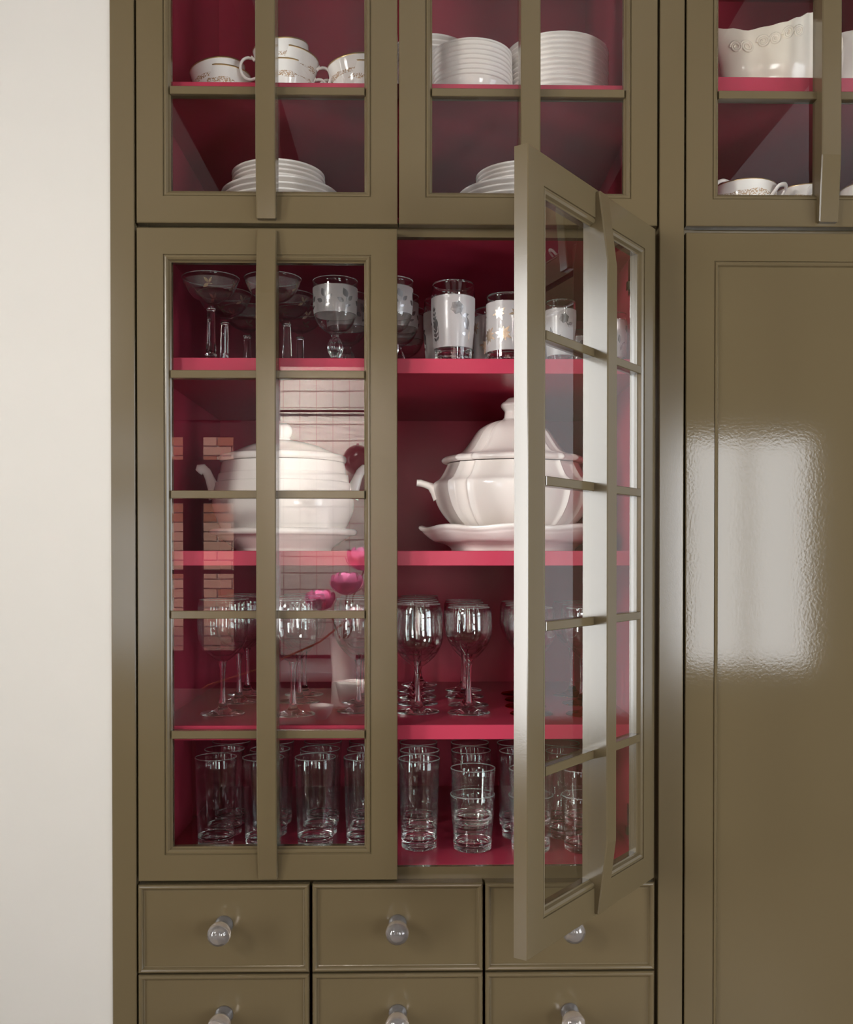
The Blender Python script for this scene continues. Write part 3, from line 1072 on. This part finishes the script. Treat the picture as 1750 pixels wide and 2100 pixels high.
# ---- tureens
def tureen_plain():
    S2 = 1.4712
    x, y = .2100, .24
    pl = thing('serving_plate', 'plain white footed plate under the round knobbed tureen', 'plate', (x, y, S2))
    MB().lathe(arc_pts([(0, .004), (.07, .003), (.085, .0), (.089, .001), (.092, .006), (.106, .016), (.121, .027), (.130, .030)], 3) +
               [(.1345, .0305), (.1375, .034), (.138, .038), (.1355, .0415), (.130, .042), (.122, .039), (.105, .030), (.088, .019), (.07, .016), (0, .016)], 72).build('body', M['porcelain'], pl, 50)
    t = thing('soup_tureen', 'plain white tureen with ball knob lid and curled handles', 'tureen', (x, y, S2 + .0165))
    b0 = .0165
    body = arc_pts([(0, .0022), (.080, .0010), (.094, .0), (.100, .006), (.115, .024), (.1285, .052), (.1325, .072), (.1305, .092), (.1270, .106), (.1262, .111), (.1235, .113), (.1215, .125), (.1205, .1275), (.1185, .129), (.116, .143), (.1145, .149)], 3)
    inn = [(.110, .149), (.112, .125), (.122, .075), (.105, .025), (.08, .010), (0, .009)]
    MB().lathe(body + inn, 72).build('bowl', M['porcelain'], t, 50)
    lid = arc_pts([(0, .1560), (.100, .1505), (.1140, .1500), (.1170, .1515), (.1185, .1550), (.1180, .1600), (.1145, .1630), (.108, .1638), (.096, .1680), (.072, .1790), (.046, .1870), (.022, .1915), (.0135, .1935), (.0125, .1960)], 3)
    lid += [(.0120, .1975), (.0142, .2000), (.0163, .2055), (.0168, .2110), (.0155, .2170), (.0118, .2222), (.0060, .2252), (0, .2260)]
    MB().lathe(lid, 72).build('lid', M['porcelain'], t, 50)
    for s in (-1, 1):
        MB().tube([(s * .125, 0, .086), (s * .1325, 0, .104), (s * .1395, 0, .1220), (s * .1445, 0, .1330), (s * .1510, 0, .1385), (s * .1580, 0, .1370), (s * .1615, 0, .1335)],
                  [.0115, .0075, .0058, .0056, .0066, .0074, .0040], 14, flat=1.5).build('handle', M['porcelain'], t, 60)


def tureen_lobed():
    S2 = 1.4712
    x, y = .6434, .23

    def lob(amp):
        def f(a, r, z):
            d = 0.0
            for c in (45, 135, 225, 315):
                for o in (-8.5, 8.5):
                    q = (math.degrees(a) - c - o + 180) % 360 - 180
                    d += math.exp(-(q / 1.9) ** 2)
            return (r * (1 + amp * d * .052 + amp * .010 * math.cos(4 * a)), z)
        return f
    pl = thing('serving_plate', 'white footed platter with wavy rim under the lobed tureen', 'plate', (x, y, S2))
    wav = lambda a, r, z: (r * (1 + (.012 * math.cos(8 * a) if r > .15 else 0)), z + (.0022 * math.cos(8 * a + .6) if r > .15 else 0))
    MB().lathe(arc_pts([(0, .004), (.095, .003), (.112, 0), (.116, .001), (.118, .006), (.126, .012), (.136, .015), (.152, .020), (.166, .031), (.170, .036)], 3) +
               [(.1745, .0385), (.1765, .0420), (.1755, .0455), (.171, .0470), (.164, .043), (.148, .034), (.130, .0270), (.10, .0240), (0, .0235)], 96, fn=wav, sy=.88).build('body', M['porcelain'], pl, 50)
    t = thing('soup_tureen', 'white lobed tureen with ribbed bell lid and pointed knob', 'tureen', (x, y, S2 + .0240))
    body = arc_pts([(0, .003), (.068, .0015), (.0845, .0), (.088, .004), (.104, .016), (.126, .038), (.1405, .060), (.1480, .082), (.1500, .096), (.1485, .104), (.1425, .1085), (.1365, .1135), (.1300, .124), (.1245, .1350), (.1225, .1400)], 3)
    inn = [(.118, .140), (.126, .120), (.140, .090), (.12, .040), (.08, .010), (0, .009)]
    MB().lathe(body + inn, 288, fn=lob(1.0), sy=.86).build('bowl', M['porcelain'], t, 60)
    lid = arc_pts([(0, .148), (.110, .1420), (.126, .1412), (.1315, .1425), (.1340, .1460), (.1325, .1495), (.1270, .1530), (.112, .1558), (.0990, .1605), (.0890, .1705), (.0800, .1830), (.0715, .1960), (.0620, .2065), (.044, .2170), (.0225, .2230), (.0190, .2260)], 3)
    MB().lathe(lid, 288, fn=lob(.9), sy=.86).build('lid', M['porcelain'], t, 60)
    kn = arc_pts([(.0185, .2250), (.0168, .2350), (.0172, .2400), (.0215, .2455), (.0240, .2500), (.0225, .2540), (.0165, .2580), (.0130, .2615), (.0075, .2650), (0, .2665)], 2)
    MB().lathe(kn, 48, fn=lambda a, r, z: (r * (1 + .04 * math.cos(6 * a)), z)).build('knob', M['porcelain'], t, 60)
    for s in (-1, 1):
        MB().tube([(s * .140, 0, .076), (s * .147, 0, .089), (s * .156, 0, .0985), (s * .166, 0, .1020), (s * .175, 0, .1045), (s * .182, 0, .1050)],
                  [.0120, .0100, .0075, .0065, .0068, .0062], 14, flat=1.8).build('handle', M['porcelain'], t, 60)


tureen_plain()
tureen_lobed()

# ---- teacups on the upper shelf
SU = 2.2557
CUP = arc_pts([(0, .003), (.017, .0022), (.0195, 0), (.0225, .0006), (.0225, .004), (.0295, .008), (.0385, .018), (.0445, .031), (.0480, .046), (.0495, .0575)], 3)
CUP = [(r, z * 1.18) for r, z in CUP]
CUPI = [(.0488, .0584), (.0480, .0578), (.0462, .046), (.0425, .031), (.0362, .0185), (.026, .0095), (.012, .0055), (0, .005)]
CUPI = [(r, z * 1.18) for r, z in CUPI]
cup_me = MB().lathe(CUP + CUPI, 64).mesh('body', M['cupware'], 50)
cup_line = MB().lathe([(.0494, .0668), (.0499, .0684), (.0490, .0698), (.0480, .0689)], 64).lathe([(prof_r(CUP, .0068) + .0004, .0068), (prof_r(CUP, .0078) + .0004, .0078)], 64).mesh('gilt_line', M['goldline'], 'all')
hp = []
for k in range(15):
    a = -2.2 + k / 14 * 4.5
    hp.append((.0600 + .0155 * math.cos(a) + (.0 if k > 2 else -.000), 0, .0330 + .0160 * math.sin(a)))
hp = [(.0438, 0, .0250)] + [(.0515, 0, .0185)] + hp[2:-1] + [(.0535, 0, .0500), (.0480, 0, .0440)]
hp = [(x, y, z * 1.18) for x, y, z in hp]
cup_handle = MB().tube(hp, [.0026] * len(hp), 10, flat=1.5).mesh('handle', M['porcelain'], 60)


def cup(label, loc, rot):
    t = thing('teacup', label, 'cup', loc, 0, 'gilt teacups on the upper shelf')
    t.rotation_euler = rot
    obj('body', cup_me, t)
    obj('gilt_line', cup_line, t)
    obj('handle', cup_handle, t)


R_ = math.radians
cup('white gilt teacup at the bottom of the pair by the side wall', (.1136, .160, SU), (0, 0, R_(10)))
cup('white gilt teacup tilted on top of the pair by the side wall', (.1150, .160, SU + .0125), (R_(-2), R_(10), R_(170)))
cup('white gilt teacup at the bottom of the tall stack beside the bar', (.2280, .135, SU), (0, 0, R_(8)))
cup('white gilt teacup in the middle of the tall stack beside the bar', (.2295, .135, SU + .0225), (R_(-2), R_(7), R_(-6)))
cup('white gilt teacup at the top of the tall stack beside the bar', (.2300, .136, SU + .0370), (R_(-3), R_(9), R_(190)))
cup('white gilt teacup at the bottom of the pair by the door stile', (.3610, .140, SU), (0, 0, R_(175)))
cup('white gilt teacup tilted on top of the pair by the door stile', (.3625, .140, SU + .0125), (R_(-2), R_(-10), R_(20)))


# ---- stacks of plates and bowls
def stack(name, cat, mesh_, n, x, y, z, step, group, where, what, part='body'):
    for k in range(n):
        pos = 'lowest' if k == 0 else ('topmost' if k == n - 1 else ['second', 'third', 'fourth', 'fifth', 'sixth', 'seventh', 'eighth', 'ninth', 'tenth', 'eleventh'][k - 1] + ' from below')
        t = thing(name, '%s, %s %s' % (what, pos, where), cat, (x + random.uniform(-.0006, .0006), y + random.uniform(-.0006, .0006), z + k * step), random.uniform(0, 6), group)
        obj(part, mesh_, t)


bowl_me = MB().lathe(arc_pts([(0, .003), (.036, .002), (.040, 0), (.0425, .001), (.043, .004), (.056, .0085), (.065, .018), (.0700, .030), (.0704, .0362)], 3) +
                     [(.0722, .0368), (.0730, .0380), (.0728, .0394), (.0715, .0400), (.0695, .0394), (.0685, .031), (.064, .0205), (.054, .0118), (.04, .0080), (0, .0078)], 72).mesh('body', M['porcelain'], 50)
cplate_me = MB().lathe(arc_pts([(0, .003), (.052, .002), (.056, 0), (.059, .001), (.060, .003), (.076, .0060), (.086, .0120), (.0905, .0185)], 3) +
                       [(.0930, .0192), (.0943, .0206), (.0940, .0222), (.0925, .0228), (.0900, .0212), (.085, .0140), (.074, .0085), (.058, .0062), (0, .0062)], 72).mesh('body', M['porcelain'], 50)


def plate_mesh(r):
    return MB().lathe(arc_pts([(0, .003), (r * .60, .002), (r * .64, 0), (r * .665, .001), (r * .67, .003), (r * .78, .0075), (r * .90, .0135), (r * .965, .0160)], 3) +
                      [(r * .99, .0166), (r, .0178), (r * .998, .0194), (r * .985, .0202), (r * .90, .0168), (r * .77, .0105), (r * .66, .0062), (0, .0060)], 72).mesh('body', M['porcelain'], 50)


stack('cereal_bowl', 'bowl', bowl_me, 8, .5596, .140, SU, .0083, 'white bowls in the front stack of the upper shelf', 'in the front stack of eight', 'white shallow bowl')
stack('salad_plate', 'plate', cplate_me, 12, .7172, .180, SU, .0089, 'white deep plates in the tallest stack of the upper shelf', 'in the tallest upper stack', 'white deep plate')
lathe_thing('serving_bowl', 'deep white serving bowl behind the front stack of bowls', 'bowl', (.4891, .330, SU),
            arc_pts([(0, .003), (.034, .002), (.040, 0), (.043, .003), (.060, .03), (.070, .095), (.0735, .163)], 3) + [(.0725, .1645), (.0712, .163), (.066, .095), (.056, .033), (.035, .012), (0, .010)], M['porcelain'])
stack('saucer', 'plate', plate_mesh(.0775), 3, .4891, .330, SU + .1590, .0100, 'white saucers on the deep serving bowl', 'on the deep serving bowl', 'white saucer')
FU = 2.0303
dp, sp = plate_mesh(.1078), plate_mesh(.0851)
for x, y, wh, wh2 in ((.2105, .200, 'under the closed door bar stack', 'behind the first upper handle bar'), (.6443, .200, 'under the open door corner stack', 'behind the open door corner')):
    stack('dinner_plate', 'plate', dp, 8, x, y, FU, .0108, 'large white plates %s' % wh2, 'in the large stack ' + wh2, 'large white plate')
    stack('side_plate', 'plate', sp, 4, x + (-.0036 if x < .4 else .0109), y, FU + 7 * .0108 + .0125, .0082, 'small white plates %s' % wh2, 'in the small stack ' + wh2, 'small white plate')


# ---- gravy boat with scroll relief
def gravy_boat(label, loc, rz, scale=1.0, mat='cream', relief=True):
    t = thing('gravy_boat', label, 'gravy boat', loc, rz)
    t.scale = (scale,) * 3
    NS, NT = 72, 14

    def rimh(u):           # u: -1 spout .. 1 handle end
        pts = [(-1.0, .119), (-.75, .108), (-.50, .0985), (-.2, .1030), (.1, .110), (.4, .121), (.62, .132), (.80, .1375), (.92, .136), (1.0, .132)]
        for (a, p), (b, q) in zip(pts, pts[1:]):
            if u <= b:
                k = (u - a) / (b - a)
                k = k * k * (3 - 2 * k)
                return p + (q - p) * k
        return pts[-1][1]

    def surf(a, s, off=0.0):
        cx_, sy_ = math.cos(a), math.sin(a)
        H = rimh(cx_)
        # half length / half width up the wall
        L0 = [(0, .082), (.05, .083), (.12, .079), (.35, .0855), (.6, .0885), (.8, .0910), (1.0, .1000)]
        W0 = [(0, .036), (.05, .037), (.12, .034), (.35, .046), (.6, .049), (.8, .047), (1.0, .047)]

        def ip(T, v):
            for (p, q), (p2, q2) in zip(T, T[1:]):
                if v <= p2:
                    k = (v - p) / (p2 - p)
                    return q + (q2 - q) * k
            return T[-1][1]
        L_, Wd = ip(L0, s), ip(W0, s)
        if cx_ < 0:
            L_ += .022 * max(0, s - .45) ** 1.5 * 2.2 * cx_ ** 4
            Wd *= 1 - .35 * cx_ ** 4 * s
        else:
            L_ -= .008 * s
        return ((L_ - off) * cx_, -(Wd - off) * sy_, H * s)
    vs, fs = [], []
    levels = [(k / NT, 0.0) for k in range(NT + 1)] + [(1.0, .003)] + [(k / NT, .004) for k in range(NT - 1, 1, -1)]
    for s, off in levels:
        for i in range(NS):
            p = surf(2 * PI * i / NS, s, off)
            if off == .003:
                p = (p[0], p[1], p[2] + .0006)
            vs.append(p)
    for k in range(len(levels) - 1):
        for i in range(NS):
            j = (i + 1) % NS
            fs.append((k * NS + i, k * NS + j, (k + 1) * NS + j, (k + 1) * NS + i))
    fs.append(tuple(range(NS)))
    q = (len(levels) - 1) * NS
    fs.append(tuple(q + i for i in reversed(range(NS))))
    MB().add(vs, fs).build('body', M[mat], t, 60)
    hpts = [(.083, 0, .118), (.105, 0, .124), (.122, 0, .112), (.126, 0, .090), (.116, 0, .062), (.098, 0, .045), (.080, 0, .040)]
    MB().tube(arc3(hpts), .0052, 10, flat=1.3).build('handle', M[mat], t, 60)
    if relief:
        for a, s, r, d in ((math.radians(222), .70, .0108, 1), (math.radians(235), .71, .0112, 1), (math.radians(253), .76, .0112, -1), (math.radians(266), .77, .0105, 1), (math.radians(281), .82, .0112, -1), (math.radians(295), .80, .0105, 1)):
            a = -a
            sp_ = []
            for k in range(26):
                ph = k / 25 * 2.2 * 2 * PI
                rr = r * (1 - .72 * k / 25)
                base = Vector(surf(a, s))
                da, ds = .05, .05
                ex = (Vector(surf(a + da, s)) - Vector(surf(a - da, s))).normalized()
                ez = (Vector(surf(a, s + ds)) - Vector(surf(a, s - ds))).normalized()
                nn = ex.cross(ez).normalized()
                if nn.dot(Vector((base.x * .3, base.y, 0))) < 0:
                    nn = -nn
                sp_.append(tuple(base + ex * rr * math.cos(d * ph) + ez * rr * math.sin(ph) + nn * .0003))
            MB().tube(sp_, [.0022 - .0005 * k / 25 for k in range(26)], 7).build('scroll_relief', M[mat], t, 60)
    return t


def arc3(pts, n=5):
    P = [Vector(p) for p in [pts[0]] + list(pts) + [pts[-1]]]
    out = []
    for i in range(1, len(P) - 2):
        p0, p1, p2, p3 = P[i - 1], P[i], P[i + 1], P[i + 2]
        for k in range(n):
            t = k / n
            out.append(tuple(.5 * (2 * p1 + (p2 - p0) * t + (2 * p0 - 5 * p1 + 4 * p2 - p3) * t * t + (3 * p1 - p0 - 3 * p2 + p3) * t ** 3)))
    out.append(tuple(P[-2]))
    return out


SP = 2.2718
gravy_boat('cream gravy boat with raised scrolls under its sweeping rim', (1.0850, .110, SP), 0)
lathe_thing('sugar_bowl', 'plain grey white bowl at the frame edge beside the gravy boat', 'bowl', (1.2640, .190, SP),
            arc_pts([(0, .003), (.034, .002), (.040, 0), (.043, .003), (.052, .02), (.062, .06), (.066, .100), (.070, .128)], 3) + [(.0692, .1295), (.0678, .128), (.062, .10), (.056, .06), (.035, .012), (0, .010)], M['porcelain'])

# ---- two-handled soup cups
lp_ = thing('sugar_pot', 'small lidded pot behind the soup cup, only its ring handle showing', 'pot', (1.0350, .212, 2.0502))
MB().lathe(arc_pts([(0, .003), (.026, .002), (.029, 0), (.033, .003), (.042, .02), (.044, .045), (.040, .070)], 3) + [(.037, .070), (.040, .045), (.036, .02), (0, .008)], 48).build('body', M['porcelain'], lp_, 50)
MB().lathe([(0, .0705), (.0395, .0705), (.0415, .0725), (.039, .076), (.026, .0835), (.010, .0880), (0, .0885)], 48).build('lid', M['porcelain'], lp_, 50)
MB().tube(arc3([(-.0175, 0, .0855), (-.0185, 0, .098), (-.011, 0, .110), (0, 0, .1145), (.011, 0, .110), (.0185, 0, .098), (.0175, 0, .0855)]), .0022, 9, flat=1.6).build('handle', M['porcelain'], lp_, 60)
SCP = arc_pts([(0, .003), (.026, .002), (.029, 0), (.032, .0008), (.033, .004), (.044, .010), (.052, .022), (.0548, .038), (.0552, .0555)], 3)
sc_me = MB().lathe(SCP + [(.0546, .0568), (.0536, .0560), (.0528, .038), (.050, .0235), (.042, .0125), (.02, .0065), (0, .006)], 72).mesh('body', M['soupware'], 50)
sc_line = MB().lathe([(.0550, .0546), (.0556, .0560), (.0546, .0574), (.0534, .0564)], 72).mesh('gilt_line', M['goldline'], 'all')
sh_pts = arc3([(-.012, -.0545, .030), (-.0145, -.062, .036), (-.0130, -.0690, .0440), (0, -.0735, .0475), (.0130, -.0690, .0440), (.0145, -.062, .036), (.012, -.0545, .030)])
sc_h1 = MB().tube(sh_pts, .0024, 9, flat=1.6).mesh('handle', M['porcelain'], 60)
sc_h2 = MB().tube([(-x, -y, z) for x, y, z in sh_pts], .0024, 9, flat=1.6).mesh('handle', M['porcelain'], 60)
for lb, x, y, rz in (('two handled gilt soup cup by the cabinet post', 1.0371, .098, 48), ('two handled gilt soup cup just short of the handle bar', 1.1510, .120, 0), ('two handled gilt soup cup past the handle bar at the frame edge', 1.2640, .098, 20)):
    t = thing('soup_cup', lb, 'cup', (x, y, 2.0502), R_(rz), 'gilt soup cups on the low upper shelf')
    obj('body', sc_me, t)
    obj('gilt_line', sc_line, t)
    obj('handle', sc_h1, t)
    obj('handle', sc_h2, t)
